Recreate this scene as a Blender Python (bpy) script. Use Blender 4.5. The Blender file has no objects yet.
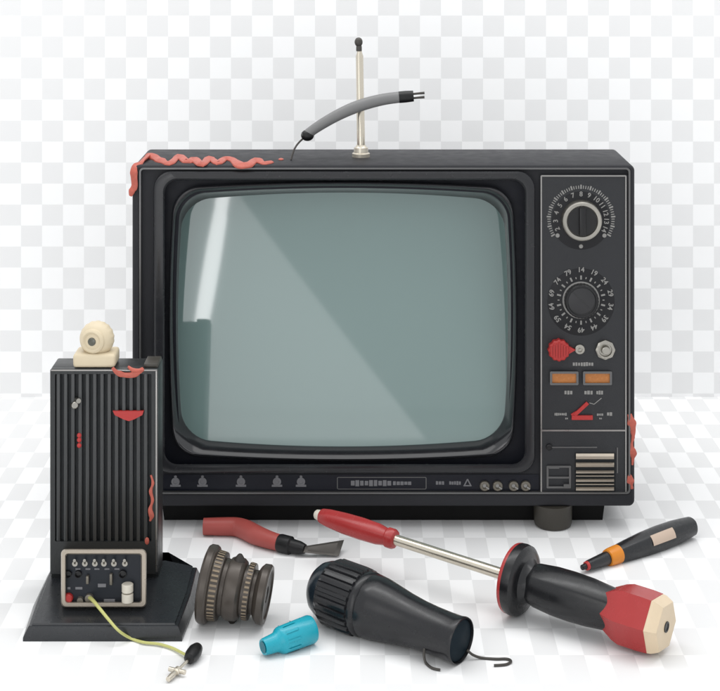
import bpy, bmesh, math, random
from mathutils import Vector, Matrix
rnd = random.Random(7)
scene = bpy.context.scene
C = scene.collection
PI = math.pi

# ------------------------------------------------------------------ measuring
D0 = 1.6            # metres from lens to the television's front
EYE = 0.617         # lens height
CAM = Vector((0, -D0, EYE))
def P(u, v, y=0.0):                 # point on the upright plane y
    d = D0 + y
    return Vector(((u - 360) * d / 1600, y, EYE - (v + 87) * d / 1600))
def Q(u, v, y=0.0):                 # straight box: front-plane x,z with a real depth y
    return Vector(((u - 360) / 1000, y, (530 - v) / 1000))
def F(u, v, z=0.0):                 # point at height z above the floor
    d = 1600 * (EYE - z) / (v + 87)
    return Vector(((u - 360) * d / 1600, d - D0, z))

# ------------------------------------------------------------------ materials
def mat(name, col, rough=0.45, spec=0.35, metal=0.0, bump=0.0, bscale=900, var=0.06, vscale=35, coat=0.0, rvar=0.05):
    m = bpy.data.materials.new(name); m.use_nodes = True
    nt = m.node_tree; n = nt.nodes; l = nt.links
    b = n['Principled BSDF']
    b.inputs['Roughness'].default_value = rough
    b.inputs['Metallic'].default_value = metal
    b.inputs['Specular IOR Level'].default_value = spec
    b.inputs['Coat Weight'].default_value = coat
    b.inputs['Coat Roughness'].default_value = 0.12
    tc = n.new('ShaderNodeTexCoord')
    no = n.new('ShaderNodeTexNoise'); no.inputs['Scale'].default_value = vscale
    no.inputs['Detail'].default_value = 6; no.inputs['Roughness'].default_value = .65
    l.new(tc.outputs['Object'], no.inputs['Vector'])
    mx = n.new('ShaderNodeMix'); mx.data_type = 'RGBA'
    mx.inputs[6].default_value = (*[c * (1 - var) for c in col], 1)
    mx.inputs[7].default_value = (*[min(1, c * (1 + var)) for c in col], 1)
    l.new(no.outputs['Fac'], mx.inputs[0]); l.new(mx.outputs[2], b.inputs['Base Color'])
    mr = n.new('ShaderNodeMapRange')
    mr.inputs['From Min'].default_value = .3; mr.inputs['From Max'].default_value = .7
    mr.inputs['To Min'].default_value = max(.02, rough - rvar); mr.inputs['To Max'].default_value = min(1, rough + rvar)
    no2 = n.new('ShaderNodeTexNoise'); no2.inputs['Scale'].default_value = vscale * 2.3; no2.inputs['Detail'].default_value = 5
    l.new(tc.outputs['Object'], no2.inputs['Vector'])
    l.new(no2.outputs['Fac'], mr.inputs['Value']); l.new(mr.outputs['Result'], b.inputs['Roughness'])
    if bump:
        nb = n.new('ShaderNodeTexNoise'); nb.inputs['Scale'].default_value = bscale; nb.inputs['Detail'].default_value = 2
        l.new(tc.outputs['Object'], nb.inputs['Vector'])
        bp = n.new('ShaderNodeBump'); bp.inputs['Strength'].default_value = bump; bp.inputs['Distance'].default_value = .0004
        l.new(nb.outputs['Fac'], bp.inputs['Height']); l.new(bp.outputs['Normal'], b.inputs['Normal'])
    return m

M = dict(
    cabinet=mat('cabinet_plastic', (.028, .0285, .032), .5, .12, bump=.2),
    plinth=mat('plinth_black', (.004, .004, .004), .6, .2),
    rear=mat('rear_plastic', (.012, .012, .013), .6, .3, bump=.3),
    surround=mat('surround_plastic', (.017, .0175, .020), .24, .4),
    recess=mat('recess_navy', (.004, .005, .010), .5, .25),
    bezel=mat('bezel_plastic', (.016, .0165, .019), .16, .45, coat=.5),
    panel=mat('panel_grey', (.022, .023, .026), .5, .35, bump=.3),
    strip=mat('strip_navy', (.004, .005, .011), .35, .3),
    trim=mat('trim_metal', (.30, .29, .28), .3, .5, metal=.85),
    dimtrim=mat('dim_trim', (.13, .13, .13), .35, .5, metal=.6),  # real frames and plates, also the added highlight line on the cabinet
    screen=mat('screen_glass', (.163, .238, .228), .045, .95, var=.03, vscale=4, rvar=.0),
    mark=mat('printed_mark', (.25, .245, .235), .6, .3),
    dimmark=mat('printed_mark_dim', (.16, .16, .17), .6, .3),
    silver=mat('silver_metal', (.36, .345, .31), .32, .5, metal=.95),
    black=mat('black_knob', (.007, .007, .008), .35, .4),
    disc=mat('dial_disc', (.009, .009, .011), .5, .3),
    knobface=mat('knob_face', (.024, .024, .026), .4, .4),
    red=mat('red_plastic', (.40, .028, .026), .35, .4, var=.08),
    paint=mat('red_paint', (.42, .097, .068), .45, .35, var=.4, vscale=160, bump=.5, bscale=500),
    amber=mat('amber_window', (.42, .15, .03), .25, .5, var=.35, vscale=160),
    footm=mat('foot_brown', (.042, .038, .031), .4, .4),
    gold=mat('dull_gold', (.16, .145, .12), .4, .5, metal=.5),
    brass=mat('pale_steel', (.62, .57, .48), .3, .5, metal=.75),
    cream=mat('cream_plastic', (.60, .51, .36), .45, .4, bump=.12, var=.07),
    lens=mat('lens_dark', (.075, .075, .058), .15, .6),
    tower=mat('tower_metal', (.016, .018, .019), .36, .45, bump=.15),
    rib=mat('rib_metal', (.033, .035, .036), .33, .45),
    groove=mat('groove_dark', (.005, .007, .009), .5, .3),
    towerbase=mat('tower_base_plastic', (.018, .020, .023), .28, .4, bump=.1),
    bezelcream=mat('cream_metal', (.40, .35, .29), .32, .5, metal=.6),
    navy=mat('component_navy', (.006, .009, .015), .4, .35),
    white=mat('white_ceramic', (.62, .58, .50), .4, .4),
    yellow=mat('yellow_cable', (.46, .46, .16), .45, .4),
    rubber=mat('black_rubber', (.006, .006, .0065), .4, .35, bump=.2),
    grey=mat('grey_cable', (.17, .17, .17), .42, .4),
    redgrip=mat('red_grip', (.34, .030, .030), .26, .4, var=.08, bump=.08),
    brushred=mat('faded_red_handle', (.36, .070, .060), .42, .4, var=.12),
    blade=mat('scraper_steel', (.055, .050, .045), .38, .4, metal=.4),
    rod=mat('rod_steel', (.60, .55, .46), .22, .5, metal=.85, var=.02),
    grip=mat('black_grip', (.0085, .0088, .010), .26, .42, bump=.06),
    endcream=mat('cream_end', (.62, .50, .35), .45, .4, var=.1),
    brown=mat('brown_metal', (.060, .050, .042), .34, .45, metal=.35),
    browndark=mat('brown_dark', (.022, .018, .015), .45, .4),
    tan=mat('tan_mark', (.21, .165, .115), .55, .3),
    cyan=mat('cyan_plastic', (.008, .31, .40), .28, .45, var=.08),
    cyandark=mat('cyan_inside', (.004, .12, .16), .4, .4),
    torch=mat('torch_black', (.0095, .0097, .0115), .26, .42, bump=.05),
    torchnavy=mat('torch_navy', (.008, .014, .020), .25, .45),
    torchend=mat('torch_end', (.004, .011, .017), .6, .12),
    wire=mat('thin_wire', (.06, .055, .05), .4, .4, metal=.4),
    orange=mat('orange_ring', (.62, .21, .015), .35, .4),
    label=mat('tan_label', (.50, .39, .31), .55, .3),
    pen=mat('pen_black', (.012, .013, .015), .28, .45),
)

def checks(name, w, h, ou, ov, axes, c1=.93, c2=.805):
    m = bpy.data.materials.new(name); m.use_nodes = True
    nt = m.node_tree; n = nt.nodes; l = nt.links; b = n['Principled BSDF']
    b.inputs['Roughness'].default_value = .75; b.inputs['Specular IOR Level'].default_value = .15
    tc = n.new('ShaderNodeTexCoord'); sp = n.new('ShaderNodeSeparateXYZ'); l.new(tc.outputs['Object'], sp.inputs[0])
    cb = n.new('ShaderNodeCombineXYZ'); cb.inputs[2].default_value = .5
    for i, (a, s, o) in enumerate(((axes[0], w, ou), (axes[1], h, ov))):
        ma = n.new('ShaderNodeMath'); ma.operation = 'SUBTRACT'; l.new(sp.outputs[a], ma.inputs[0]); ma.inputs[1].default_value = o
        mb = n.new('ShaderNodeMath'); mb.operation = 'DIVIDE'; l.new(ma.outputs[0], mb.inputs[0]); mb.inputs[1].default_value = s
        l.new(mb.outputs[0], cb.inputs[i])
    ck = n.new('ShaderNodeTexChecker'); ck.inputs['Scale'].default_value = 1
    ck.inputs['Color1'].default_value = (c1, c1, c1, 1); ck.inputs['Color2'].default_value = (c2, c2, c2, 1)
    l.new(cb.outputs[0], ck.inputs['Vector']); l.new(ck.outputs['Color'], b.inputs['Base Color'])
    return m

# ------------------------------------------------------------------ mesh helpers
class MB:
    def __init__(s): s.bm = bmesh.new()
    def loft(s, loops, cap0=False, cap1=False, closed=True):
        bm = s.bm; rings = [[bm.verts.new(p) for p in lp] for lp in loops]
        n = len(rings[0])
        for a, b in zip(rings, rings[1:]):
            for i in range(n if closed else n - 1):
                j = (i + 1) % n
                bm.faces.new((a[i], a[j], b[j], b[i]))
        if cap0: bm.faces.new(rings[0][::-1])
        if cap1: bm.faces.new(rings[-1])
        return s
    def prism(s, pts, vec):         # polygon pts swept along vec
        vec = Vector(vec)
        return s.loft([pts, [Vector(p) + vec for p in pts]], True, True)
    def box(s, x0, x1, y0, y1, z0, z1, bev=0.0, seg=2):
        t = bmesh.new()
        bmesh.ops.create_cube(t, size=1)
        for v in t.verts:
            v.co = Vector(((x0 + x1) / 2 + v.co.x * (x1 - x0), (y0 + y1) / 2 + v.co.y * (y1 - y0), (z0 + z1) / 2 + v.co.z * (z1 - z0)))
        if bev: bmesh.ops.bevel(t, geom=t.edges[:], offset=bev, segments=seg, affect='EDGES', profile=.5)
        s.merge(t); return s
    def merge(s, t):
        me = bpy.data.meshes.new('tmp'); t.to_mesh(me); t.free(); s.bm.from_mesh(me); bpy.data.meshes.remove(me)
    def lathe(s, o, axis, prof, seg=40, ref=None, a0=0, a1=2 * PI, mod=None):
        o = Vector(o); ax = Vector(axis).normalized()
        r = Vector(ref) if ref is not None else (Vector((0, 0, 1)) if abs(ax.z) < .9 else Vector((1, 0, 0)))
        e1 = (r - ax * r.dot(ax)).normalized(); e2 = ax.cross(e1)
        full = abs(a1 - a0 - 2 * PI) < 1e-6
        N = seg if full else seg + 1
        loops = []
        for sdist, rad in prof:
            lp = []
            for i in range(N):
                a = a0 + (a1 - a0) * i / seg
                k = max(rad, 1e-6) * (mod(a, sdist, rad) if mod else 1)
                lp.append(o + ax * sdist + e1 * (math.cos(a) * k) + e2 * (math.sin(a) * k))
            loops.append(lp)
        s.loft(loops, full, full, closed=full)
        return s
    def tube(s, pts, rad, seg=12, flat=None, smooth=6, ragged=0.0):
        pts = [Vector(p) for p in pts]
        rad = rad if isinstance(rad, (list, tuple)) else [rad] * len(pts)
        if smooth and len(pts) > 2:
            q, rr_ = [], []
            for i in range(len(pts) - 1):
                p0 = pts[max(i - 1, 0)]; p1 = pts[i]; p2 = pts[i + 1]; p3 = pts[min(i + 2, len(pts) - 1)]
                for k in range(smooth):
                    t = k / smooth
                    q.append(.5 * ((2 * p1) + (p2 - p0) * t + (2 * p0 - 5 * p1 + 4 * p2 - p3) * t * t + (3 * p1 - p0 - 3 * p2 + p3) * t ** 3))
                    rr_.append(rad[i] * (1 - t) + rad[i + 1] * t)
            q.append(pts[-1]); rr_.append(rad[-1]); pts, rad = q, rr_
        if ragged:
            cs = [rnd.uniform(-1, 1) for _ in range(len(rad) // 3 + 3)]
            jit = lambda i: cs[i // 3] * (1 - (i % 3) / 3) + cs[i // 3 + 1] * (i % 3) / 3
            rad = [r * (1 + 1.5 * ragged * jit(i)) for i, r in enumerate(rad)]
        loops = []; up = None
        for i, p in enumerate(pts):
            t = (pts[min(i + 1, len(pts) - 1)] - pts[max(i - 1, 0)]).normalized()
            if flat is not None: n1 = (Vector(flat) - t * t.dot(Vector(flat))).normalized()
            else:
                if up is None: up = Vector((0, 0, 1)) if abs(t.z) < .9 else Vector((0, 1, 0))
                n1 = (up - t * t.dot(up)).normalized(); up = n1
            n2 = t.cross(n1); k1 = .42 if flat is not None else 1
            loops.append([p + (n1 * (math.cos(a) * k1) + n2 * math.sin(a)) * rad[i] for a in [2 * PI * j / seg for j in range(seg)]])
        s.loft(loops, True, True); return s
    def ball(s, c, r, scale=(1, 1, 1), seg=24):
        t = bmesh.new(); bmesh.ops.create_uvsphere(t, u_segments=seg, v_segments=seg // 2 + 2, radius=r)
        for v in t.verts: v.co = Vector((v.co.x * scale[0], v.co.y * scale[1], v.co.z * scale[2])) + Vector(c)
        s.merge(t); return s
    def stroke(s, u0, v0, u1, v1, w, y, th=.0004):      # printed stroke standing th proud of plane y
        d = Vector((u1 - u0, v1 - v0)); n = Vector((-d.y, d.x)).normalized() * w / 2
        q = [(u0 + n.x, v0 + n.y), (u1 + n.x, v1 + n.y), (u1 - n.x, v1 - n.y), (u0 - n.x, v0 - n.y)]
        s.prism([P(a, b, y) for a, b in q], (0, -th, 0)); return s
    def glyphs(s, u, v, w, h, y, ang=0.0, n=None, lw=.9):  # a run of worn, unreadable characters
        n = n or max(1, round(w / (h * .62))); ca, sa = math.cos(ang), math.sin(ang)
        R = lambda a, b: (u + a * ca - b * sa, v + a * sa + b * ca)
        cw = w / n
        for i in range(n):
            x = -w / 2 + (i + .5) * cw; hh = h / 2 * rnd.uniform(.74, 1)
            s.stroke(*R(x, -hh), *R(x, hh * rnd.uniform(.8, 1)), cw * rnd.uniform(.70, .86), y, .00035 + rnd.random() * .0001)
        return s
    def text(s, txt, u, v, h, y, ang=0.0):      # numerals: cap height h photo-px, baseline turned by ang
        me = textmesh(txt); k = (D0 + y) / 1600 * h / .7
        ca, sa = math.cos(ang), math.sin(ang); o = P(u, v, y)
        t = bmesh.new(); t.from_mesh(me)
        for vt in t.verts:
            a, b_ = vt.co.x * k, (vt.co.y - .35) * k
            vt.co = o + Vector((a * ca + b_ * sa, -.0004 if vt.co.z > 0 else .0001, -a * sa + b_ * ca))
        s.merge(t); return s
_tm = {}
def textmesh(txt):
    if txt not in _tm:
        c = bpy.data.curves.new('numeral', 'FONT'); c.body = txt; c.align_x = 'CENTER'; c.extrude = .05; c.offset = .02; c.resolution_u = 3
        o = bpy.data.objects.new('numeral', c); C.objects.link(o)
        me = bpy.data.meshes.new_from_object(o.evaluated_get(bpy.context.evaluated_depsgraph_get()))
        bpy.data.objects.remove(o); bpy.data.curves.remove(c); _tm[txt] = me
    return _tm[txt]

def rr(u0, v0, u1, v1, r, n=7, m=10):
    cu, cv = (u0 + u1) / 2, (v0 + v1) / 2; a, b = (u1 - u0) / 2, (v1 - v0) / 2; out = []
    cor = [(a - r, b - r, 0), (-(a - r), b - r, PI / 2), (-(a - r), -(b - r), PI), (a - r, -(b - r), 1.5 * PI)]
    for k, (x, z, a0) in enumerate(cor):
        arc = [(x + r * math.cos(a0 + PI / 2 * i / n), z + r * math.sin(a0 + PI / 2 * i / n)) for i in range(n + 1)]
        out += arc
        nx, nz, na = cor[(k + 1) % 4]; e = (nx + r * math.cos(na), nz + r * math.sin(na)); st = arc[-1]
        out += [(st[0] + (e[0] - st[0]) * i / m, st[1] + (e[1] - st[1]) * i / m) for i in range(1, m)]
    return [(cu + x, cv + z) for x, z in out]
def barrel(u0, v0, u1, v1, r, kx, ky, n=9, m=14):
    cu, cv = (u0 + u1) / 2, (v0 + v1) / 2; a0 = (u1 - u0) / 2 / (1 + kx); b0 = (v1 - v0) / 2 / (1 + ky)
    return [(cu + x * (1 + kx * (1 - (z / b0) ** 2)), cv + z * (1 + ky * (1 - (x / a0) ** 2)))
            for x, z in rr(-a0, -b0, a0, b0, r, n, m)]
def lp(loop, y, f=P):
    return [f(u, v, y(u, v) if callable(y) else y) for u, v in loop]

def worldloc(o):
    v = Vector((0, 0, 0))
    while o is not None: v += o.location; o = o.parent
    return v
def obj(name, mb, m, parent=None, sharp=32, label=None):
    bm = mb.bm
    bmesh.ops.remove_doubles(bm, verts=bm.verts[:], dist=1e-7)
    bmesh.ops.recalc_face_normals(bm, faces=bm.faces[:])
    lo = Vector([min(v.co[i] for v in bm.verts) for i in range(3)]); hi = Vector([max(v.co[i] for v in bm.verts) for i in range(3)])
    c = (lo + hi) / 2
    bmesh.ops.translate(bm, verts=bm.verts[:], vec=-c)
    me = bpy.data.meshes.new(name); bm.to_mesh(me); bm.free()
    me.polygons.foreach_set('use_smooth', [True] * len(me.polygons))
    me.set_sharp_from_angle(angle=math.radians(sharp))
    me.materials.append(M[m] if isinstance(m, str) else m)
    o = bpy.data.objects.new(name, me); C.objects.link(o)
    if parent is not None: o.parent = parent; o.location = c - worldloc(parent)
    else: o.location = c
    if label: o['label'] = label
    return o
def thing(name, label, cat, loc):
    o = bpy.data.objects.new(name, None); C.objects.link(o); o.location = loc
    o.empty_display_size = .02; o['label'] = label; o['category'] = cat
    return o
class Axis:
    def __init__(s, A, B): s.A = Vector(A); s.B = Vector(B); s.L = (s.B - s.A).length; s.d = (s.B - s.A) / s.L
    def s_(s, u):
        k = (u - 360) / 1600; a = s.A.x - k * (s.A.y + D0); b = s.d.x - k * s.d.y
        return -a / b
    def at(s, t): return s.A + s.d * t
    def prof(s, lst): return [(s.s_(u), px * (s.at(s.s_(u)).y + D0) / 1600) for u, px in lst]
    def ref(s): return (CAM - s.at(s.L / 2)).normalized()

# ------------------------------------------------------------------ the setting
WALLY = .44
dW = D0 + WALLY
cw = .021 * dW / 1.6
def sheet(name, pts, m, label):
    b = MB(); bm = b.bm; vs = [bm.verts.new(p) for p in pts]; bm.faces.new(vs)
    me = bpy.data.meshes.new(name); bm.to_mesh(me); me.materials.append(m)
    o = bpy.data.objects.new(name, me); C.objects.link(o); o['kind'] = 'structure'; o['label'] = label; o['category'] = 'backdrop'
    return o
flw, fld = .0207, .050
sheet('floor', [(-3, -3.2, 0), (3, -3.2, 0), (3, WALLY, 0), (-3, WALLY, 0)],
      checks('floor_checks', flw, fld, 0.0, -.12, (0, 1), .82, .705), 'white sheet with pale grey checks under the tools and the television')
top0 = P(360 + 21 * .857, 15.5, WALLY)     # a corner of the check grid: u = 378, v = 15.5
sheet('backdrop', [(-3, WALLY, -.01), (3, WALLY, -.01), (3, WALLY, 2.6), (-3, WALLY, 2.6)],
      checks('backdrop_checks', cw, cw, top0.x, top0.z, (0, 2)), 'white upright board with pale grey checks behind the television')

# ------------------------------------------------------------------ television
tv = thing('television', 'large black vintage television with grey-green screen and two round dials', 'television', Q(384, 530, .05))
b = MB()
outer = (132, 165, 635, 507)
ins = lambda i, t=0: rr(132 + i, 165 + i, 635 - i, 507 - i, max(6 - i * .6, 1.5))
inner = rr(140.5, 168.6, 629, 492.5, 3)
b.loft([lp(ins(3), .109, Q), lp(ins(.6), .1085, Q), lp(ins(0), .106, Q), lp(ins(0), .0035, Q), lp(ins(.8), .0012, Q), lp(ins(2.4), 0, Q),
        lp(rr(138.5, 167.9, 630.5, 495, 4), 0, Q), lp(inner, .004, Q), lp(rr(160, 178, 528, 468, 12), .004, Q), lp(rr(160, 178, 528, 468, 12), .05, Q)], True, False)
obj('cabinet', b, 'cabinet', tv)
b = MB()    # added pale line standing in for highlights on the front's edges
b.loft([lp(rr(139.3, 167.6, 630.2, 493.8, 4), y, Q) if k == 0 else lp(rr(141.0, 169.2, 628.4, 492.0, 3), y, Q) for k, y in ((0, .0005), (0, -.0012), (1, -.0012), (1, .0045))])
obj('cabinet_highlight_line', b, 'dimtrim', tv)
b = MB()
b.loft([lp(rr(150, 185, 617, 500, 20), .108, Q), lp(rr(165, 195, 602, 498, 20), .15, Q), lp(rr(240, 230, 530, 490, 30), .27, Q), lp(rr(250, 240, 520, 480, 30), .29, Q)], False, True)
obj('rear_housing', b, 'rear', tv)
b = MB()
xl, xr = -.202, .2495
b.loft([[Vector((xl + .003, .0262, 0)), Vector((xr - .003, .0262, 0)), Vector((xr - .003, .25, 0)), Vector((xl + .003, .25, 0))],
        [Vector((xl, .026, .0235)), Vector((xr, .026, .0235)), Vector((xr, .25, .0235)), Vector((xl, .25, .0235))]], True, True)
obj('plinth', b, 'plinth', tv)
b = MB(); b.lathe((.1945, .0135, 0), (0, 0, 1), [(0, .0165), (.0012, .0182), (.004, .019), (.0232, .0195)], 48)
obj('foot', b, 'footm', tv)

b = MB()
b.loft([lp(rr(153.5, 171.3, 535, 473.2, 17), .0045), lp(rr(153.5, 171.3, 535, 473.2, 17), -.004), lp(rr(154.3, 172, 534.2, 472.5, 16.5), -.0056), lp(rr(156, 173.5, 532.5, 471, 16), -.0064),
        lp(rr(163, 178.5, 526.5, 465.8, 14), -.0058), lp(rr(164.5, 180, 525, 464.3, 13), -.004), lp(rr(165, 180.5, 524.5, 464, 13), .0115)])
sur = obj('screen_surround', b, 'surround', tv)
b = MB()
b.loft([lp(rr(164, 179.5, 525.5, 465, 13, 9, 14), .0105), lp(barrel(176, 188, 511, 455, 24, .03, .05), .0105)])
obj('screen_recess', b, 'recess', tv)
ye = lambda u, v: 0.0125 + .150 * (447 - v) * .001 + (((u - 343) * .001) ** 2 + ((v - 319.5) * .001) ** 2) / 9.0
gl = barrel(178, 192.5, 508, 446.5, 27, .034, .07)
def mixl(A, B, t): return [(a[0] * (1 - t) + b_[0] * t, a[1] * (1 - t) + b_[1] * t) for a, b_ in zip(A, B)]
bo = barrel(168.5, 181.5, 517.5, 461.5, 24, .03, .045)
b = MB()
b.loft([lp(bo, .0108), lp(bo, .003), lp(mixl(bo, gl, .06), .0008), lp(mixl(bo, gl, .16), 0.0), lp(mixl(bo, gl, .28), .0012),
        lp(mixl(bo, gl, .62), lambda u, v: .0012 + (ye(u, v) - .0012) * .40), lp(mixl(bo, gl, .93), lambda u, v: ye(u, v) - .0022), lp(gl, lambda u, v: ye(u, v) - .0004), lp(gl, lambda u, v: ye(u, v) + .004)])
bez = obj('screen_bezel', b, 'bezel', tv, sharp=50)
b = MB(); cu, cv = 343, 319.5
rings = []
for k in range(25):
    t = 1.004 - k / 24.0 * .99
    rings.append([P(cu + (u - cu) * t, cv + (v - cv) * t, ye(cu + (u - cu) * t, cv + (v - cv) * t)) for u, v in gl])
b.loft(rings, False, True)
obj('screen', b, 'screen', tv, sharp=80)

# control panel on the right
PY = .0005
b = MB()
b.loft([lp(rr(540, 174.5, 628, 494.5, 2), .0045), lp(rr(540, 174.5, 628, 494.5, 2), PY + .0006), lp(rr(540.8, 175.3, 627.2, 493.7, 2), PY)], False, True)
pan = obj('control_panel', b, 'panel', tv)
b = MB()
def frame(b, u0, v0, u1, v1, w, y, th, r=1.5):
    b.loft([lp(rr(u0, v0, u1, v1, r), y), lp(rr(u0, v0, u1, v1, r), y - th), lp(rr(u0 + w, v0 + w, u1 - w, v1 - w, max(r - w, .4)), y - th), lp(rr(u0 + w, v0 + w, u1 - w, v1 - w, max(r - w, .4)), y)])
frame(b, 540.6, 175.2, 626.6, 493.4, 1.4, PY, .0007)
b.stroke(542, 430.4, 625.2, 430.4, 1.5, PY, .0006)
obj('panel_trim', b, 'trim', pan)
def ymark(u, v, w, h, bo_, m='mark'): pass

def dialmarks(b, cu, cv, r, n, a0, a1, w, h, radial=True, y=PY):
    for i in range(n):
        a = a0 + (a1 - a0) * i / max(n - 1, 1)
        u, v = cu + r * math.cos(a), cv + r * math.sin(a)
        b.glyphs(u, v, w, h, y, a + PI / 2 if radial else 0, n=max(1, round(w / 2.4)), lw=.75)
Rd = math.radians
# upper dial
ku, kv = 581, 219.5
b = MB(); b.lathe(P(ku, 220.5, PY), (0, -1, 0), [(0, .0290), (.0004, .0290), (.0006, .0285)], 56)
dial = obj('dial_plate', b, 'disc', pan)
b = MB()
for i in range(57):
    a = Rd(150 + 240 * i / 56); r0, r1 = (30.4, 33.6) if i % 4 else (30.2, 34.4)
    b.stroke(ku + r0 * math.cos(a), 219 + r0 * math.sin(a), ku + r1 * math.cos(a), 219 + r1 * math.sin(a), .9 if i % 4 else 1.5, PY)
for i in range(13):
    a = Rd(158 + 224 * i / 12)
    b.text(str(2 + i), ku + 25.6 * math.cos(a), 219.4 + 25.6 * math.sin(a), 4.7, PY - .0006, a + PI / 2)
b.lathe(P(ku, 246.3, PY - .0006), (0, -1, 0), [(0, .0021), (.0005, .0018)], 14)
for a in (150, 30): b.lathe(P(ku + 27 * math.cos(Rd(a)), 222 + 27 * math.sin(Rd(a)), PY - .0006), (0, -1, 0), [(0, .0022), (.0005, .0019)], 12)
obj('dial_marking', b, 'mark', pan)
b = MB()
kn = lambda a, s, r: 1 + .012 * math.cos(a * 40)
b.lathe(P(ku, kv, PY), (0, -1, 0), [(0, .0203), (.008, .0200), (.0098, .0193), (.0106, .0182), (.0104, .0156), (.0094, .0149)], 120)
knob = obj('tuning_knob', b, 'silver', pan)
b = MB(); b.lathe(P(ku, kv, PY), (0, -1, 0), [(0, .0150), (.0098, .0148), (.0103, .0142)], 48)
b.box(P(ku - 3.2, kv).x, P(ku + 3.2, kv).x, PY - .0145, PY - .006, P(ku, kv + 14).z, P(ku, kv - 14).z, .0009)
obj('knob_grip', b, 'black', knob)
# lower dial
ku2, kv2 = 581, 300
b = MB(); b.lathe(P(ku2, 302, PY), (0, -1, 0), [(0, .0336), (.0003, .0336), (.0005, .0332)], 56)
obj('dial_plate', b, 'disc', pan)
b = MB()
for i in range(14):
    a = Rd(-90 + 360 * i / 14)
    b.text(str(14 + i * 5), ku2 + 30.3 * math.cos(a), kv2 - .2 + 30.3 * math.sin(a), 4.8, PY - .0005, a + PI / 2)
    for da, r0, r1, lw in ((0, 20.5, 24.6, 1.7), (.5, 21.5, 23.4, 1.0)):
        c = a + da * 2 * PI / 14
        b.stroke(ku2 + r0 * math.cos(c), kv2 + r0 * math.sin(c), ku2 + r1 * math.cos(c), kv2 + r1 * math.sin(c), lw, PY - .0005)
b.lathe(P(ku2, kv2, PY), (0, -1, 0), [(0, .0186), (.0009, .0186), (.0011, .0176)], 56)
obj('dial_marking', b, 'mark', pan)
b = MB(); b.lathe(P(ku2, kv2, PY), (0, -1, 0), [(0, .0172), (.007, .0168), (.0082, .0158), (.0082, .0142), (.0074, .0136)], 96, mod=lambda a, s, r: 1 + (.014 * math.cos(a * 32) if r > .0155 else 0))
k2 = obj('channel_knob', b, 'black', pan)
b = MB(); b.lathe(P(ku2, kv2, PY - .006), (0, -1, 0), [(0, .0137), (.0013, .0137), (.0016, .0130)], 48)
b.stroke(573, 292, 589, 308, 1.0, PY - .0076, .0003)
obj('knob_face', b, 'knobface', k2)
# small red knob with pointer, socket, silver knob
b = MB(); b.lathe(P(558.5, 349.3, PY), (0, -1, 0), [(0, .0108), (.005, .0104), (.0062, .0092)], 60, mod=lambda a, s, r: 1 + .05 * math.cos(a * 12))
pt = [(565, 343.5), (575, 349), (565, 355)]
b.prism([P(u, v, PY) for u, v in pt], (0, -.004, 0))
rk = obj('red_knob', b, 'red', pan)
b = MB()
for k in range(-3, 4): b.box(P(558.5 + k * 2.6 - .6, 0).x, P(558.5 + k * 2.6 + .6, 0).x, PY - .0072, PY - .0055, P(0, 349.3 + 8 - abs(k) * 1.3).z, P(0, 349.3 - 8 + abs(k) * 1.3).z)
obj('knob_ridges', b, 'red', rk)
b = MB(); b.lathe(P(579.6, 349, PY), (0, -1, 0), [(0, .0050), (.0022, .0048), (.0026, .0042), (.0026, .0026), (.001, .0024), (.001, .0012), (.0024, .0010)], 32)
obj('socket', b, 'silver', pan)
b = MB(); b.lathe(P(605, 349.3, PY), (0, -1, 0), [(0, .0094), (.003, .0092), (.0036, .0084), (.0036, .0066), (.0015, .0062), (.0015, .0046), (.0065, .0040), (.007, .0032)], 40, mod=lambda a, s, r: 1 + (.07 * max(0, math.cos(a * 8)) if r > .009 else 0))
obj('silver_knob', b, 'silver', pan)
# indicator windows
for (u0, u1) in ((550, 578.5), (583, 612)):
    b = MB(); frame(b, u0, 371.5, u1, 385.2, 2.2, PY, .0030, 1.2)
    w = obj('indicator', b, 'dimtrim', pan)
    b = MB(); b.prism([P(u, v, PY) for u, v in ((u0 + 1.8, 373.3), (u1 - 1.8, 373.3), (u1 - 1.8, 383.5), (u0 + 1.8, 383.5))], (0, -.0012, 0))
    obj('window_pane', b, 'amber', w)
b = MB()
b.glyphs(583, 364.2, 21, 4.2, PY, lw=.8); b.glyphs(568.3, 392.6, 8.5, 4.4, PY, lw=.8); b.glyphs(588.5, 392.6, 9, 4.4, PY, lw=.8); b.glyphs(599.6, 392.6, 7, 4.4, PY, lw=.8)
b.glyphs(560.5, 414.2, 12.5, 3.0, PY, lw=.8); b.glyphs(600, 414.6, 6.5, 2.6, PY, lw=.8); b.glyphs(609.5, 414, 5.5, 3.6, PY, lw=.8)
b.glyphs(566.5, 418.5, 3, 2, PY, lw=.7); b.glyphs(600.5, 418.5, 3, 2, PY, lw=.7)
b.stroke(589.5, 402.8, 594, 404.2, .7, PY); b.stroke(594, 404.2, 601.5, 398, .7, PY)
obj('printed_marking', b, 'mark', pan)
b = MB()
b.stroke(574.5, 414.8, 587.6, 402.6, 3.4, PY, .0016); b.stroke(571.5, 417.2, 592.5, 417.2, 4.2, PY, .0020); b.stroke(571.5, 415.2, 577, 412, 3, PY, .0012)
obj('red_pointer', b, 'red', pan)
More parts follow.
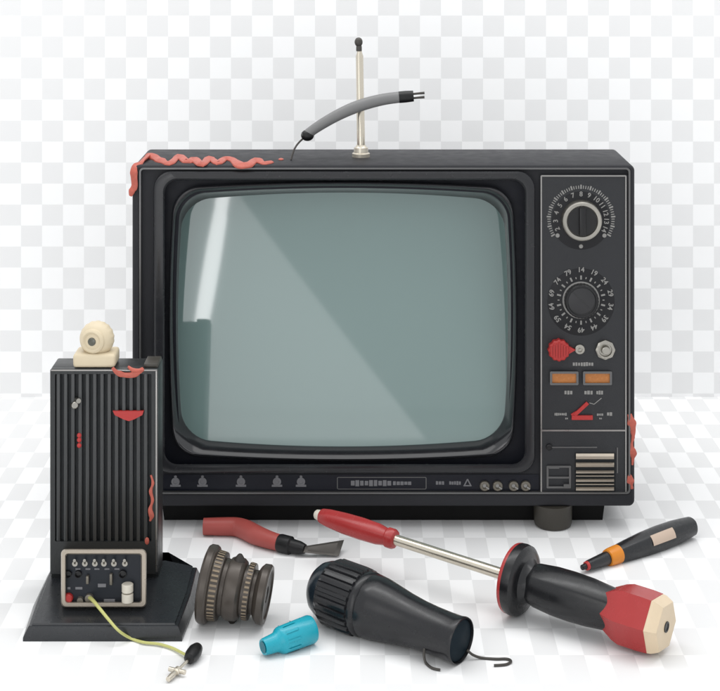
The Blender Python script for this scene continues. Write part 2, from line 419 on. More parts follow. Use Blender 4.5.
# lower compartment: slot line, small hatch, louvres
b = MB(); b.stroke(546, 447.2, 597, 447.2, 1.1, PY, .0006); b.stroke(617.3, 447.5, 617.3, 473, 1.1, PY, .0006)
obj('slot_line', b, 'dimtrim', pan)
b = MB(); b.lathe(P(549, 447, PY), (0, -1, 0), [(0, .0032), (.0016, .0030), (.0022, .0022)], 20)
obj('screw_head', b, 'black', pan)
b = MB(); frame(b, 546.6, 465.8, 571, 488.4, 2.0, PY, .0012, 1); b.stroke(548, 477.3, 569.6, 477.3, 1.8, PY, .0010)
h = obj('hatch', b, 'dimtrim', pan)
b = MB(); b.prism([P(u, v, PY) for u, v in ((563.5, 483.6), (569, 483.6), (569, 487), (563.5, 487))], (0, -.002, 0)); b.prism([P(u, v, PY) for u, v in ((549, 466.2), (559, 466.2), (559, 468.2), (549, 468.2))], (0, -.0016, 0))
obj('hatch_latch', b, 'dimtrim', h)
b = MB()
b.prism([P(u, v, PY) for u, v in ((575, 453), (615.5, 453), (615.5, 491.5), (575, 491.5))], (0, -.0004, 0))
lou = obj('speaker_grille', b, 'groove', pan)
b = MB()
for v0, hh in ((453.6, 5.6), (462.6, 4.4), (470.4, 3.0), (475.0, 1.6), (478.8, 3.0), (483.4, 1.6), (487.0, 3.6)):
    q = [P(576, v0, PY - .0004), P(576, v0, PY - .0012), P(576, v0 + hh * .5, PY - .0034), P(576, v0 + hh, PY - .0030), P(576, v0 + hh, PY - .0004)]
    b.prism(q, (P(614, v0, PY).x - P(576, v0, PY).x, 0, 0))
obj('louvre_slats', b, 'bezelcream', lou)

# strip under the screen
SY = .0030
b = MB(); b.loft([lp(rr(163.5, 474.5, 539, 490.6, 1.5), .0045), lp(rr(163.5, 474.5, 539, 490.6, 1.5), SY)], False, True)
st = obj('control_strip', b, 'strip', tv)
b = MB()
for u in (175.5, 202.5, 241, 277, 301):
    b.lathe(P(u, 481.6, SY), (0, -1, 0), [(0, .0042), (.0006, .0042), (.0009, .0036), (.0009, .0022), (.0004, .0020)], 20)
    b.stroke(u - 5.2, 485.6, u + 5.2, 485.6, 2.0, SY, .0006)
    b.lathe(P(u, 476.6, SY), (0, -1, 0), [(0, .0015), (.0006, .0013)], 12)
b.glyphs(440, 483, 9, 4.2, SY, lw=.8); b.glyphs(455, 483, 12, 4.2, SY, lw=.8)
b.stroke(463.5, 485.6, 471.5, 485.6, 1.2, SY); b.stroke(464.5, 485, 467.5, 479, 1.2, SY, .0005); b.stroke(470.5, 485, 467.5, 479, 1.2, SY, .0006)
obj('strip_marking', b, 'dimmark', st)
b = MB(); frame(b, 337, 477, 426.5, 489.5, .8, SY, .0004, 1.5)
np_ = obj('name_plate', b, 'dimtrim', st)
b = MB(); b.glyphs(371, 483.2, 41, 6.4, SY, n=9, lw=1.3); b.glyphs(402, 483.2, 19, 4.4, SY, n=5, lw=.8)
obj('lettering', b, 'dimmark', np_)
for u in (484.5, 497.5, 513.5, 525.5):
    b = MB(); b.lathe(P(u, 485.4, SY), (0, -1, 0), [(0, .0050), (.0030, .0048), (.0036, .0040), (.0034, .0026), (.0022, .0024)], 28)
    kb = obj('strip_knob', b, 'gold', st)
    b = MB(); b.stroke(u + 1.5, 487, u + 4.5, 489, 1.4, SY - .0036, .0006); b.lathe(P(u, 485.4, SY - .0020), (0, -1, 0), [(0, .0023), (.0008, .0018)], 14)
    obj('knob_pointer', b, 'mark', kb)

# dried red paint on the cabinet
zt = Q(0, 165).z
def topedge(u, v):                  # a spot on the cabinet top (v < 165) or its front face
    if v < 164.2:
        d = 1600 * (EYE - zt) / (v + 87); return Vector(((u - 360) * d / 1600, min(d - D0, .1), zt))
    return P(u, v, -.0004)
b = MB()
w = [(272, 162.6), (264, 164), (256, 161.5), (248, 165.6), (240, 165.8), (232, 160.5), (224, 160), (218, 164), (210, 159.5), (202, 165), (194, 160.5), (187, 162.5), (179, 157.5), (170, 164), (162, 162), (154, 158.5), (146, 157.8)]
rw = [2.0, 2.8, 3.2, 3.4, 3.6, 3.4, 3.2, 3.0, 3.2, 3.2, 3.2, 3.2, 3.4, 3.2, 3.4, 4.2, 4.4]
b.tube([topedge(*q) + Vector((0, -.001, .001)) for q in w], [r * .00140 for r in rw], 12, smooth=7, flat=(0, -.5, 1), ragged=.17)
b.tube([topedge(147, 157.8) + Vector((0, -.001, .001)), Vector((Q(139, 0).x, .012, zt + .0005)), Vector((Q(134, 0).x, .002, zt - .003)), P(134, 177, -.001), P(134.5, 186, -.0012), P(131.8, 191, -.0012), P(130.5, 196, -.001)],
       [.0046, .0046, .0042, .0038, .0034, .0040, .0018], 12, smooth=7, flat=(-.5, -1, .6), ragged=.15)
b.ball(topedge(281, 159.8) + Vector((0, 0, .0004)), .0028, (1, 1.6, .5), 12)
obj('red_paint_drip', b, 'paint', tv)
b = MB()
b.tube([P(629.5, 414, 0), P(632, 424, 0), P(633.2, 436, 0), P(631.5, 446, 0), P(633, 455, 0), P(632.4, 465, 0)], [.0022, .0034, .0012, .0018, .0034, .0012], 10, smooth=7, flat=(0, -1, 0), ragged=.35)
obj('red_paint_drip', b, 'paint', tv); b = MB()
b.tube([P(629.5, 474, -.0004), P(630.5, 481, -.0004), P(632, 489, -.0004)], [.0013, .0030, .0012], 10, smooth=8, flat=(0, -1, 0), ragged=.3)
obj('red_paint_drip', b, 'paint', tv)
# aerial
ay = .055
b0 = Vector((P(361, 0, ay).x, ay, zt))
b = MB(); b.lathe(b0, (0, 0, 1), [(0, .0092), (.0035, .0092), (.0045, .0076), (.0095, .0072), (.0105, .0056), (.0125, .0046)], 32)
ant = obj('antenna', b, 'brass', tv)
rodtop = P(359.4, 47, ay)
b = MB(); b.lathe(b0 + Vector((0, 0, .012)), rodtop - b0 - Vector((0, 0, .012)), [(0, .0042), (.045, .0042), (.0455, .0039), (.092, .0039), (.0955, .0028), (.100, .0022)], 24)
obj('antenna_rod', b, 'rod', ant)
b = MB(); b.ball(P(358.6, 42, ay), .0043, (1, 1, 1.15), 18)
b.lathe(P(359.0, 51, ay), (0, 0, 1), [(0, .0030), (.004, .0030), (.0065, .0026)], 16)
obj('antenna_tip', b, 'wire', ant)

# ------------------------------------------------------------------ loose grey cable over the aerial
cy = .043
wire_foot = Vector((P(291, 0, .03).x, .03, zt))
cab = thing('cable', 'short arched grey cable with bare prongs leaning against the antenna rod', 'cable', wire_foot)
pts = [P(304, 136.5, cy), P(318, 126.5, cy), P(335, 116.5, cy), P(352, 108.5, cy), P(368, 103, cy), P(384, 99.2, cy), P(400, 97.0, cy)]
b = MB(); b.tube(pts, [.0048, .0054, .0058, .0062, .0062, .0060, .0058], 18)
obj('cable_jacket', b, 'grey', cab)
b = MB(); b.tube([P(399, 97.2, cy), P(406, 96.6, cy), P(413.5, 96.0, cy)], [.0060, .0061, .0056], 18)
pl = obj('plug_end', b, 'rubber', cab)
for dv in (-2.0, 2.2):
    b = MB(); b.tube([P(412, 96 + dv, cy), P(418, 95.4 + dv, cy), P(424.5, 94.8 + dv, cy)], [.0011, .0012, .0014], 10)
    obj('prong', b, 'wire', pl)
b = MB(); b.ball(P(307.5, 135.2, cy), .0062, (1.1, 1, .95), 20)
obj('end_cap', b, 'rubber', cab)
b = MB(); b.tube([P(303.5, 138, cy), P(298, 143.5, .04), P(294, 150, .035), wire_foot + Vector((0, 0, .0005))], .0010, 10)
obj('wire_lead', b, 'wire', cab)

# ------------------------------------------------------------------ ribbed tower unit
TY = -.165
s_t = (D0 + TY) / 1600
TX = lambda u: (u - 360) * s_t
TZ = lambda v: EYE - (v + 87) * s_t
tw = thing('tower_unit', 'tall black ribbed tower unit with cream framed socket panel on flared foot', 'electronic device', Vector((TX(104), TY + .015, 0)))
ztop = TZ(369)
bx0, bx1, by0, by1 = TX(50), TX(158), TY, TY + .036
b = MB()
b.box(bx0, bx1, TY + .004, by1, .012, ztop, .0016)
body = obj('tower_body', b, 'tower', tw)
b = MB()
TP = lambda u, v, y: Vector((TX(u), y, TZ(v)))
# front frame round the ribs
def ring(b, o, i, y0, y1, bev=.0008):
    b.loft([[TP(*q, y1) for q in o], [TP(*q, y0 + bev) for q in o], [TP(q[0] + (.9 if q[0] < 100 else -.9), q[1] + (.9 if q[1] < 450 else -.9), y0) for q in o], [TP(*q, y0) for q in i], [TP(*q, y1) for q in i]])
ring(b, rr(50, 369, 158, 575, 2, 4, 4), rr(55, 374, 151.5, 541.5, 1.2, 4, 4), TY, TY + .006)
obj('front_frame', b, 'tower', body)
b = MB()
for k in range(13):
    u = 58.2 + k * 7.28
    b.box(TX(u - 1.9), TX(u + 1.9), TY + .0003, TY + .005, TZ(541.8), TZ(373.6), .0007)
obj('rib_grille', b, 'rib', body)
b = MB(); b.prism([TP(u, v, TY + .0045) for u, v in ((54.5, 373.5), (152, 373.5), (152, 542), (54.5, 542))], (0, -.0009, 0))
obj('grille_back', b, 'groove', body)
b = MB()
b.box(TX(155.6), TX(157.3), TY - .0006, TY + .002, TZ(572), TZ(370), .0003)
b.box(TX(51), TX(157.3), TY - .0006, TY + .002, TZ(371.0), TZ(369.6), .0003)  # right strip is a chrome edge, top strip imitates the lit edge
obj('edge_trim_highlight', b, 'trim', body)
b = MB(); b.box(TX(143), TX(157.6), TY + .004, TY + .03, ztop - .0002, ztop + .0035, .001)
obj('corner_cap', b, 'footm', body)
# flared foot
b = MB()
fx = lambda y, e: [Vector(p) for p in e]
def poly(x0, x1, yf, yb, ch, z):
    return [Vector((x0, yf, z)), Vector((x1, yf, z)), Vector((x1 + ch, yf + .062, z)), Vector((x1 + ch, yb, z)), Vector((x0 - ch, yb, z)), Vector((x0 - ch, yf + .062, z))]
b.loft([poly(-.2855, -.1508, -.245, -.120, .004, 0), poly(-.2855, -.1508, -.2447, -.120, .004, .003), poly(-.2816, -.1541, -.2428, -.121, .0035, .0112), poly(-.2808, -.1549, -.2420, -.121, .0035, .0120)], True, True)
foot = obj('tower_foot', b, 'towerbase', tw, sharp=20)
b = MB()
b.loft([poly(-.2790, -.1570, -.2410, -.122, .003, .0110), poly(-.2785, -.1575, -.2402, -.122, .003, .0135), poly(TX(48.5), TX(159.5), TY - .003, by1 + .004, .001, .0200)], True, True)
obj('foot_slope', b, 'towerbase', foot, sharp=20)
# framed panel
PYt = -.222
fr = lambda loop, y: lp(loop, y)
b = MB()
o1 = rr(61, 549, 146.5, 607.5, 5); o2 = rr(62, 550, 145.5, 606.5, 4.5); i2 = rr(65, 553.4, 142, 603, 3); i1 = rr(66, 554.4, 141, 602, 2.5)
b.loft([lp(o1, TY + .001), lp(o1, PYt + .002), lp(o2, PYt), lp(i2, PYt), lp(i1, PYt + .002), lp(i1, PYt + .008)])
pf = obj('panel_frame', b, 'bezelcream', tw)
KY = PYt + .006
b = MB(); b.prism([P(u, v, KY) for u, v in ((65, 553.5), (142, 553.5), (142, 603), (65, 603))], (0, .002, 0))
sp_ = obj('socket_panel', b, 'navy', pf)
for u in (75, 85, 95, 104, 114, 125):
    b = MB(); b.lathe(P(u, 563.5, KY), (0, -1, 0), [(0, .0026), (.0008, .0024)], 14); b.tube([P(u, 563.5, KY), P(u - .4, 561.5, KY - .003), P(u - .6, 560.6, KY - .006)], [.0010, .0009, .0013], 8)
    obj('toggle_switch', b, 'silver', sp_)
for u, v, r in ((68.5, 573.5, .0030), (78.5, 573.5, .0030), (123, 573.5, .0034)):
    b = MB(); b.lathe(P(u, v, KY), (0, -1, 0), [(0, r), (.0026, r * .95), (.003, r * .75), (.001, r * .6)], 22)
    obj('jack_socket', b, 'black', sp_)
b = MB()
for u, v, hgt in ((88, 578.5, 8), (111.5, 578, 11)):
    b.box(P(u - 1.3, 0, KY).x, P(u + 1.3, 0, KY).x, KY - .004, KY, P(0, v + hgt / 2, KY).z, P(0, v - hgt / 2, KY).z, .0005)
obj('fuse_clip', b, 'gold', sp_)
b = MB()
for u, v, w_, h_ in ((79, 588, 7, 2.4), (102, 585.3, 8, 3.4), (69, 588, 3, 2.2), (109.5, 602 - 1.6, 11, 3.0)):
    b.prism([P(u + a * w_ / 2, v + c * h_ / 2, KY) for a, c in ((-1, -1), (1, -1), (1, 1), (-1, 1))], (0, -.0006, 0))
for u in (78, 88, 97, 107, 117): b.glyphs(u, 569, 5, 2, KY, lw=.6)
obj('label_strip', b, 'dimmark', sp_)
b = MB()
for za, zb in ((583.5, 592), (593, 602)): b.lathe(P(127.5, zb, KY - .004), (0, 0, 1), [(0, .0042), (.0006, .0050), ((zb - za) * .00085 - .0006, .0050), ((zb - za) * .00085, .0042)], 26)
obj('capacitor', b, 'white', sp_)
b = MB(); b.lathe(P(68.5, 597.5, KY), (0, -1, 0), [(0, .0042), (.003, .0040), (.0042, .0030)], 24)
obj('red_button', b, 'red', sp_)
b = MB(); b.lathe(P(80.5, 599.5, KY), (0, -1, 0), [(0, .0030), (.003, .0026)], 18); b.lathe(P(89.5, 597.5, KY), (0, -1, 0), [(0, .0038), (.003, .0036), (.0034, .0028)], 20)
obj('cable_outlet', b, 'gold', sp_)
# small marks on the tower front
b = MB(); b.lathe(TP(74, 405, TY), Vector((.35, -1, .25)), [(-.002, .0032), (.006, .0030), (.0066, .0024)], 18); b.lathe(TP(77, 400.5, TY), Vector((.5, -1, .2)), [(-.002, .0026), (.005, .0022)], 14)
obj('toggle_knob', b, 'silver', body)
b = MB(); b.prism([TP(u, v, TY + .001) for u, v in ((113, 410.5), (144, 410.5), (142.5, 414.6), (134, 419), (129, 420.6), (124, 419), (115, 414.6))], (0, -.0026, 0))
obj('red_badge', b, 'red', body)
b = MB()
for v in (435.5, 440, 445.5): b.ball(TP(79.2, v, TY + .0002), .0021, (1, .6, 1.1), 12)
obj('indicator_light', b, 'red', body)
b = MB(); b.tube([TP(112.5, 367.5, TY - .0006), TP(117, 372, TY - .001), TP(124, 374.5, TY - .001), TP(132, 374.6, TY - .001), TP(139, 371.6, TY - .001), TP(143.5, 368, TY - .0006)], [.0012, .0022, .0024, .0024, .0024, .0012], 10, flat=(0, -1, 0), ragged=.2)
b.tube([TP(128, 366.8, TY + .001), TP(134, 370, TY - .001), TP(144, 369.6, TY - .001)], [.001, .0020, .0012], 10)
obj('red_paint_drip', b, 'paint', body); b = MB()
b.tube([TP(151, 475, TY - .0004), TP(153, 483, TY - .0006), TP(150.8, 491, TY - .0006), TP(152.6, 500, TY - .0006), TP(150.4, 509, TY - .0006), TP(151.6, 516, TY - .0006), TP(150, 521, TY - .0004)], [.001, .0021, .0014, .0021, .0015, .0021, .001], 10, flat=(0, -1, 0), ragged=.3)
obj('red_paint_drip', b, 'paint', body); b = MB()
b.ball(TP(147, 541, TY), .0021, (1, .6, 1.6), 12)
obj('red_paint_drip', b, 'paint', body)

# ------------------------------------------------------------------ cream ball camera on the tower
wy = TY + .016
wc = thing('webcam', 'small cream ball-shaped camera on a square base on top of the tower', 'camera', Vector((P(96.5, 0, wy).x, wy, ztop)))
b = MB(); k = (D0 + wy) / 1600
b.box(P(75.5, 0, wy).x, P(117.5, 0, wy).x, wy - .0145, wy + .0145, ztop + .0003, ztop + .0125, .0028, 3)
obj('camera_base', b, 'cream', wc)
b = MB()
cc = P(97, 338.5, wy)
# squat ridged shell, axis towards the viewer and a little left
axw = Vector((-.22, -1, .02)).normalized()
prof = []
for i in range(19):
    a = PI * i / 18; prof.append((-.0125 * math.cos(a), max(.0158 * math.sin(a) ** .8, .0002)))
b.lathe(cc, axw, prof, 72, mod=lambda a, s, r: 1 + (.018 * math.cos(a * 18) if s < .004 and math.cos(a) > -.2 else 0))
obj('camera_shell', b, 'cream', wc, sharp=60)
b = MB()
b.lathe(cc + axw * .0085, axw, [(0, .0112), (.003, .0108), (.0044, .0096), (.0048, .0086), (.0040, .0072), (.0022, .0058)], 40)
obj('lens_ring', b, 'cream', wc)
b = MB(); b.lathe(cc + axw * .0095, axw, [(0, .0052), (.0020, .0050), (.0024, .0038), (.0036, .0036), (.0040, .0026), (.0042, .0012)], 30)
obj('lens', b, 'lens', wc)

# ------------------------------------------------------------------ yellow lead with plug
lead = thing('yellow_lead', 'thin yellow lead with black plug and bare pin running from the tower', 'cable', F(188, 655, 0))
b = MB()
b.tube([P(89.5, 597.5, KY - .002), P(93, 600.5, KY - .010), P(100, 609, -.238), P(109, 620, -.2455), P(119, 631, -.252), F(131, 638.5, .0022), F(144, 642.5, .0020), F(158, 644, .0020), F(172, 648, .0020), F(184, 654, .0030), F(190, 656, .006)],
       [.0017, .0016, .0014, .0013, .0012, .0012, .0012, .0012, .0012, .0012, .0014], 12)
obj('lead_wire', b, 'yellow', lead)
ax = Axis(F(189, 659, .0060), F(197.5, 648, .0062))
b = MB(); b.lathe(ax.A, ax.d, [(-.002, .0022), (0, .0044), (ax.L * .3, .0058), (ax.L * .7, .0060), (ax.L, .0046), (ax.L + .003, .0018)], 24)
plg = obj('plug', b, 'rubber', lead)
ax = Axis(F(188.5, 660, .0050), F(168, 679.5, .0030))
b = MB(); b.lathe(ax.A, ax.d, [(-.001, .0012), (ax.L * .48, .0012), (ax.L * .5, .0030), (ax.L * .62, .0030), (ax.L * .64, .0020), (ax.L * .8, .0024), (ax.L, .0020)], 18)
pm = ax.at(ax.L * .56); sd = ax.d.cross(Vector((0, 0, 1))).normalized()
b.tube([pm - sd * .0075, pm + sd * .0075], .0019, 12)
obj('pin', b, 'brass', plg)

# ------------------------------------------------------------------ red-handled scraper
sc_ = thing('scraper', 'faded red cranked-handle scraper with flat dark blade lying under the television edge', 'scraper', F(270, 545, 0))
hp = [F(203.5, 526.5, .0085), F(220, 526.6, .0085), F(236, 527, .0085), F(246, 530, .0088), F(256, 535, .0088), F(268, 539.5, .0085), F(280, 543, .0082)]
b = MB(); b.tube(hp, [.0080, .0086, .0090, .0096, .0094, .0084, .0076], 20)
obj('handle', b, 'brushred', sc_)
ax = Axis(F(279, 542.8, .0082), F(305, 549, .0072))
b = MB(); b.lathe(ax.A, ax.d, [(0, .0080), (.002, .0086), (ax.L * .45, .0084), (ax.L * .5, .0066), (ax.L * .8, .0060), (ax.L, .0044)], 28)
obj('ferrule', b, 'rubber', sc_)
b = MB()
bl = [F(303, 547.4, .0090), F(343.5, 541.0, .0095), F(338.5, 556.2, .0018), F(303, 552.6, .0050)]
b.prism(bl, (.0006, .0018, .0004))
obj('blade', b, 'blade', sc_)

# ------------------------------------------------------------------ brown spool
spo = thing('spool', 'dark brown metal spool with notched rings standing on its rims', 'spool', F(225, 612, 0))
A_ = F(206, 583.5, .0330); B_ = F(266, 589, .0262); B_.y = A_.y - .007; B_.z = .0262
B_.x = (267 - 360) * (B_.y + D0) / 1600
ax = Axis(A_, B_)
b = MB(); b.lathe(ax.A, ax.d, ax.prof([(203, 33), (204, 36), (206, 37.3), (211, 37.3), (213, 36), (214, 33.5)]), 72)
obj('flange', b, 'brown', spo)
b = MB(); b.lathe(ax.A, ax.d, ax.prof([(213, 33), (222.5, 32), (223.5, 27), (227, 26.5), (228, 28.5), (231, 30), (240, 29.5), (243, 27), (244, 24), (246, 24), (246.5, 27), (252.5, 26.5), (253, 21), (257, 21)]), 72)
obj('hub', b, 'brown', spo)
b = MB(); b.lathe(ax.A, ax.d, ax.prof([(256, 21), (258, 25), (261, 28.2), (266.5, 28.4), (268.5, 27), (268.5, 24), (266, 22)]), 72)
obj('flange', b, 'brown', spo)
b = MB(); b.lathe(ax.A, ax.d, ax.prof([(265.5, 22.6), (267, 22), (267, 8), (264, 7)]), 48)
obj('end_face', b, 'browndark', spo)
b = MB(); rf = ax.ref()
for (u0, u1, r0, r1, n) in ((214.5, 221.5, 33.3, 32.6, 44), (247.2, 252, 27.4, 27, 38)):
    for i in range(n):
        a = 2 * PI * i / n
        b.lathe(ax.A, ax.d, ax.prof([(u0, r0 - 1), (u0 + .2, r0), (u1 - .2, r1), (u1, r1 - 1)]), 2, a0=a, a1=a + 2 * PI / n * .45)
obj('notch_marking', b, 'tan', spo)
e1 = (Vector((0, 0, 1)) - ax.d * ax.d.z).normalized()
for sg in (1, -1):
    b = MB(); p = ax.at(ax.s_(236)) + e1 * sg * .0235
    b.lathe(p, e1 * sg, [(0, .0055), (.0025, .0050), (.0060, .0026), (.0072, .0016)], 16)
    obj('lug', b, 'browndark', spo)

# ------------------------------------------------------------------ cyan cap
cyn = thing('pen_cap', 'small bright cyan plastic cap with narrow open end', 'cap', F(288, 650, 0))
ax = Axis(F(266.5, 646.0, .0085), F(310, 629.5, .0118))
b = MB(); b.lathe(ax.A, ax.d, ax.prof([(263.5, 6.2), (263.0, 7.6), (264.5, 8.2), (274, 9.2), (276.5, 9.8), (279, 12.4), (281, 13.2), (295, 13.6), (310, 13.8), (312, 12.8)]), 40)
cb = obj('cap_shell', b, 'cyan', cyn)
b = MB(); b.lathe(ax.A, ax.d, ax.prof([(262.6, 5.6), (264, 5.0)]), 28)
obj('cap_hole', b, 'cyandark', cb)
b = MB()
for i in range(10):
    a = 2 * PI * i / 10; b.lathe(ax.A, ax.d, ax.prof([(282, 13.0), (283, 14.0), (294, 14.2), (295, 13.3)]), 2, a0=a, a1=a + .16)
obj('cap_ridges', b, 'cyan', cb)

# ------------------------------------------------------------------ black torch
tor = thing('torch', 'black bulb-headed torch with ribbed collar and two loose wires at its open end', 'torch', F(400, 640, 0))
ax = Axis(F(322, 587, .0270), F(461, 641, .0190))
rf = ax.ref()
b = MB(); b.lathe(ax.A, ax.d, ax.prof([(314.6, 3), (315, 8), (316, 14), (318.3, 19.5), (322, 24.2), (327, 27.2), (332, 29), (339, 29.8)]), 64)
obj('head_dome', b, 'torchnavy', tor, sharp=60)
b = MB(); b.lathe(ax.A, ax.d, ax.prof([(331, 27), (331.5, 29.6), (335, 30.6), (357, 31.2), (363, 30.9), (364, 29)]), 192, ref=rf,
                  mod=lambda a, s, r: 1 + (.055 * (1 if math.sin(a * 24) > 0 else -.4) if r > .026 else 0))
obj('ribbed_collar', b, 'torch', tor, sharp=25)
b = MB(); b.lathe(ax.A, ax.d, ax.prof([(362, 29.5), (363, 30.8), (366, 31.4), (369, 31), (370, 29.9), (371.5, 30.8), (380, 30), (392, 27.6), (405, 25), (418, 23.2), (432, 22.2), (446, 22), (456, 22.3), (460, 23.2), (461.5, 22.8), (461.8, 21.6), (459, 20.8), (456.5, 20.6)]), 64)
bd = obj('torch_body', b, 'torch', tor, sharp=45)
b = MB(); b.lathe(ax.A, ax.d, ax.prof([(456, 20.7), (459.5, 20.6), (460.2, 19.0)]), 48)
obj('end_lens', b, 'torchend', tor)
b = MB(); b.tube([F(424.5, 648, .012), F(424, 656, .006), F(426, 663, .0015), F(432, 668, .0012), F(440, 670, .0012)], .0011, 10)
obj('loose_wire', b, 'wire', tor)
b = MB(); b.tube([F(467, 650, .008), F(473, 655, .004), F(482, 658, .0012), F(496, 659, .0012), F(507, 659, .0012), F(511, 661.5, .0012), F(506, 664.5, .0012), F(494, 665.5, .0012)], .0011, 10)
obj('loose_wire', b, 'wire', tor)

# ------------------------------------------------------------------ long red and black driver
drv = thing('long_screwdriver', 'long steel-shafted screwdriver with black guard disc and red handles at both ends', 'screwdriver', F(560, 615, 0))
ax = Axis(F(317, 514.5, .042), F(675.5, 630, .0235))
b = MB(); b.lathe(ax.A, ax.d, ax.prof([(315.5, 3.5), (316.5, 4.6), (320, 5.4), (323, 5.6)]), 24)
obj('ferrule', b, 'white', drv)
b = MB(); b.lathe(ax.A, ax.d, ax.prof([(321, 6.5), (323, 7.8), (330, 9.2), (345, 10.6), (362, 11.2), (378, 10.6), (385, 9.0), (387, 8.8), (388.5, 10.2), (393, 10.2), (395, 8.8), (396, 6)]), 48,
                  mod=lambda a, s, r: 1 - .05 * abs(math.sin(a * 3)))
obj('front_handle', b, 'redgrip', drv)
b = MB(); b.lathe(ax.A, ax.d, ax.prof([(394, 5.2), (398, 5.2), (515, 5.6), (522, 5.6)]), 28)
obj('shaft', b, 'rod', drv)
b = MB(); b.lathe(ax.A, ax.d, ax.prof([(511.5, 8), (511.8, 31), (512.8, 33.4), (515.0, 34.2), (517.0, 34)]), 72)
obj('guard_ring', b, 'redgrip', drv)
b = MB(); b.lathe(ax.A, ax.d, ax.prof([(515.6, 30), (516, 34.2), (519, 34.6), (523.5, 33.8), (526, 31), (527, 27), (528, 23), (531, 20), (536, 18.5)]), 72)
obj('guard_disc', b, 'grip', drv)
b = MB(); b.lathe(ax.A, ax.d, ax.prof([(531, 16), (533, 19.5), (538, 21.6), (555, 23.8), (572, 24.4), (590, 23.8), (604, 22.2), (612, 21.4), (616, 20.5)]), 64, mod=lambda a, s, r: 1 - .045 * abs(math.sin(a * 3 + .4)))
obj('grip', b, 'grip', drv)
b = MB(); cr = ax.ref()
b.lathe(ax.A, ax.d, ax.prof([(608, 20.5), (610, 22), (619, 27.5), (626, 30.0), (645, 30.2), (655, 29.6)]), 6, ref=cr, a0=.35, a1=.35 + 2 * PI)
t = b.bm; bmesh.ops.bevel(t, geom=[e for e in t.edges if len(e.link_faces) == 2 and e.calc_face_angle(0) > .3], offset=.0012, segments=2, affect='EDGES')
obj('butt_cap', b, 'redgrip', drv, sharp=20)
b = MB()
b.lathe(ax.A, ax.d, ax.prof([(654.5, 29.4), (659, 28.8), (666, 25.2), (666.3, 24.8)]), 6, ref=cr, a0=.35, a1=.35 + 2 * PI)
t = b.bm; bmesh.ops.bevel(t, geom=[e for e in t.edges if len(e.link_faces) == 2 and e.calc_face_angle(0) > .3], offset=.0007, segments=2, affect='EDGES')
en = obj('end_plate', b, 'endcream', drv, sharp=20)
b = MB(); b.lathe(ax.A, ax.d, ax.prof([(666, 5.6), (667.2, 5.4), (667.2, 4.2), (666.5, 3.6)]), 24)
obj('end_hole', b, 'black', en)

# ------------------------------------------------------------------ small pen tool
pen = thing('marking_pen', 'slim black pen tool with orange band and tan label beside the screwdriver handle', 'pen', F(640, 560, 0))
ax = Axis(F(582.5, 567.5, .0060), F(690, 526.5, .0110))
rf = ax.ref()
b = MB(); b.lathe(ax.A, ax.d, ax.prof([(617, 7.6), (618, 9.0), (628, 10.4), (645, 12.0), (660, 12.4), (675, 11.8), (688, 10.0), (691, 9.4), (692, 7.4)]), 48, ref=rf, mod=lambda a, s, r: 1 - .05 * abs(math.sin(a * 2 + .5)))
obj('pen_body', b, 'pen', pen)
b = MB(); b.lathe(ax.A, ax.d, ax.prof([(607, 6.2), (607.6, 8.0), (610, 8.6), (616, 9.0), (618.2, 9.0), (618.8, 8.0)]), 40)
obj('orange_band', b, 'orange', pen)
b = MB(); b.lathe(ax.A, ax.d, ax.prof([(587.5, 4.0), (588, 4.8), (607.5, 6.6), (608, 6.4)]), 32)
noz = obj('nozzle', b, 'pen', pen)
b = MB(); b.lathe(ax.A, ax.d, ax.prof([(585.5, 3.6), (586, 4.3), (587.8, 4.4), (588, 4)]), 28)
obj('nozzle_ring', b, 'red', noz)
b = MB(); b.lathe(ax.A, ax.d, ax.prof([(581.5, 1.6), (582, 2.6), (585.6, 3.0)]), 20)
obj('pen_tip', b, 'black', noz)
b = MB(); b.lathe(ax.A, ax.d, [(s, r + .0003) for s, r in ax.prof([(645, 12.0), (650, 12.2), (660, 12.4), (667, 12.25)])], 8, ref=rf, a0=-.42, a1=.42)
bmesh.ops.solidify(b.bm, geom=b.bm.faces[:], thickness=.0005)
obj('pen_label', b, 'label', pen)

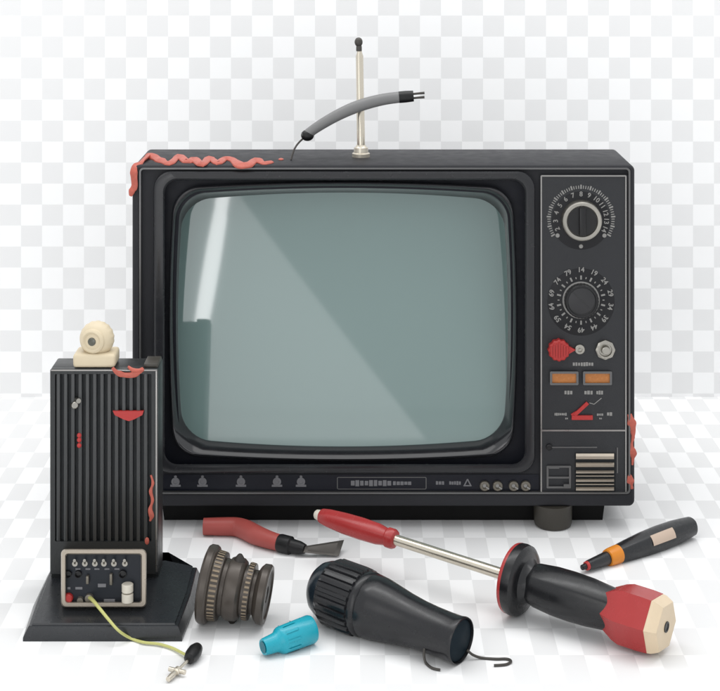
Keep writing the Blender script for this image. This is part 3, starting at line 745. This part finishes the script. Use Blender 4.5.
# ------------------------------------------------------------------ camera
cd = bpy.data.cameras.new('camera'); co = bpy.data.objects.new('camera', cd); C.objects.link(co)
co.location = CAM; co.rotation_euler = (PI / 2, 0, 0)
cd.sensor_width = 36; cd.lens = 36 * 1.6 / .72; cd.shift_y = -(345.5 + 87) / 720
cd.clip_start = .02; cd.clip_end = 50
scene.camera = co

# ------------------------------------------------------------------ light: a bright even studio
w = bpy.data.worlds.new('World'); scene.world = w; w.use_nodes = True
bg = w.node_tree.nodes['Background']; bg.inputs[0].default_value = (.96, .98, 1, 1); bg.inputs[1].default_value = .98
def area(name, loc, target, sx, sy, rad, col=(1, 1, 1), roll=0):
    l = bpy.data.lights.new(name, 'AREA'); l.shape = 'RECTANGLE'; l.size = sx; l.size_y = sy
    l.energy = rad * PI * sx * sy; l.color = col
    o = bpy.data.objects.new(name, l); C.objects.link(o); o.location = loc
    q = (Vector(target) - Vector(loc)).to_track_quat('-Z', 'Y')
    o.rotation_euler = (q.to_matrix() @ Matrix.Rotation(roll, 3, 'Z')).to_euler()
    return o
area('overhead_softbox', (-.1, -.2, 2.6), (-.05, -.05, 0), 2.6, 2.0, 1.15, (1, .99, .97))
area('front_softbox', (-1.7, -2.5, 1.7), (0, 0, .2), 1.4, 1.4, 1.3, (1, .98, .95))
area('backdrop_fill', (.15, .10, 1.7), (.15, WALLY, .2), 2.6, .3, 4.6)  # added lamp above the view, lifts the dim backdrop behind the television
st_l = area('streak_reflection_lamp', (-.352, -1.28, .39), (-.352, 0, .39), .040, .52, 4.6, roll=-.15); st_l.data.shape = 'ELLIPSE'  # added unseen lamp, shaped so its reflection draws the screen's pale streak
area('diagonal_reflection_lamp', (-.366, -1.30, .023), (-.366, 0, .023), 1.0, .8, 1.0, roll=Rd(-51.1))  # added unseen lamp, turned so its reflection lightens the screen along a diagonal

scene.render.engine = 'CYCLES'
scene.cycles.use_denoising = True
scene.cycles.max_bounces = 8
vs = scene.view_settings
vs.view_transform = 'Standard'; vs.look = 'None'; vs.exposure = .03; vs.gamma = 1; vs.use_curve_mapping = False
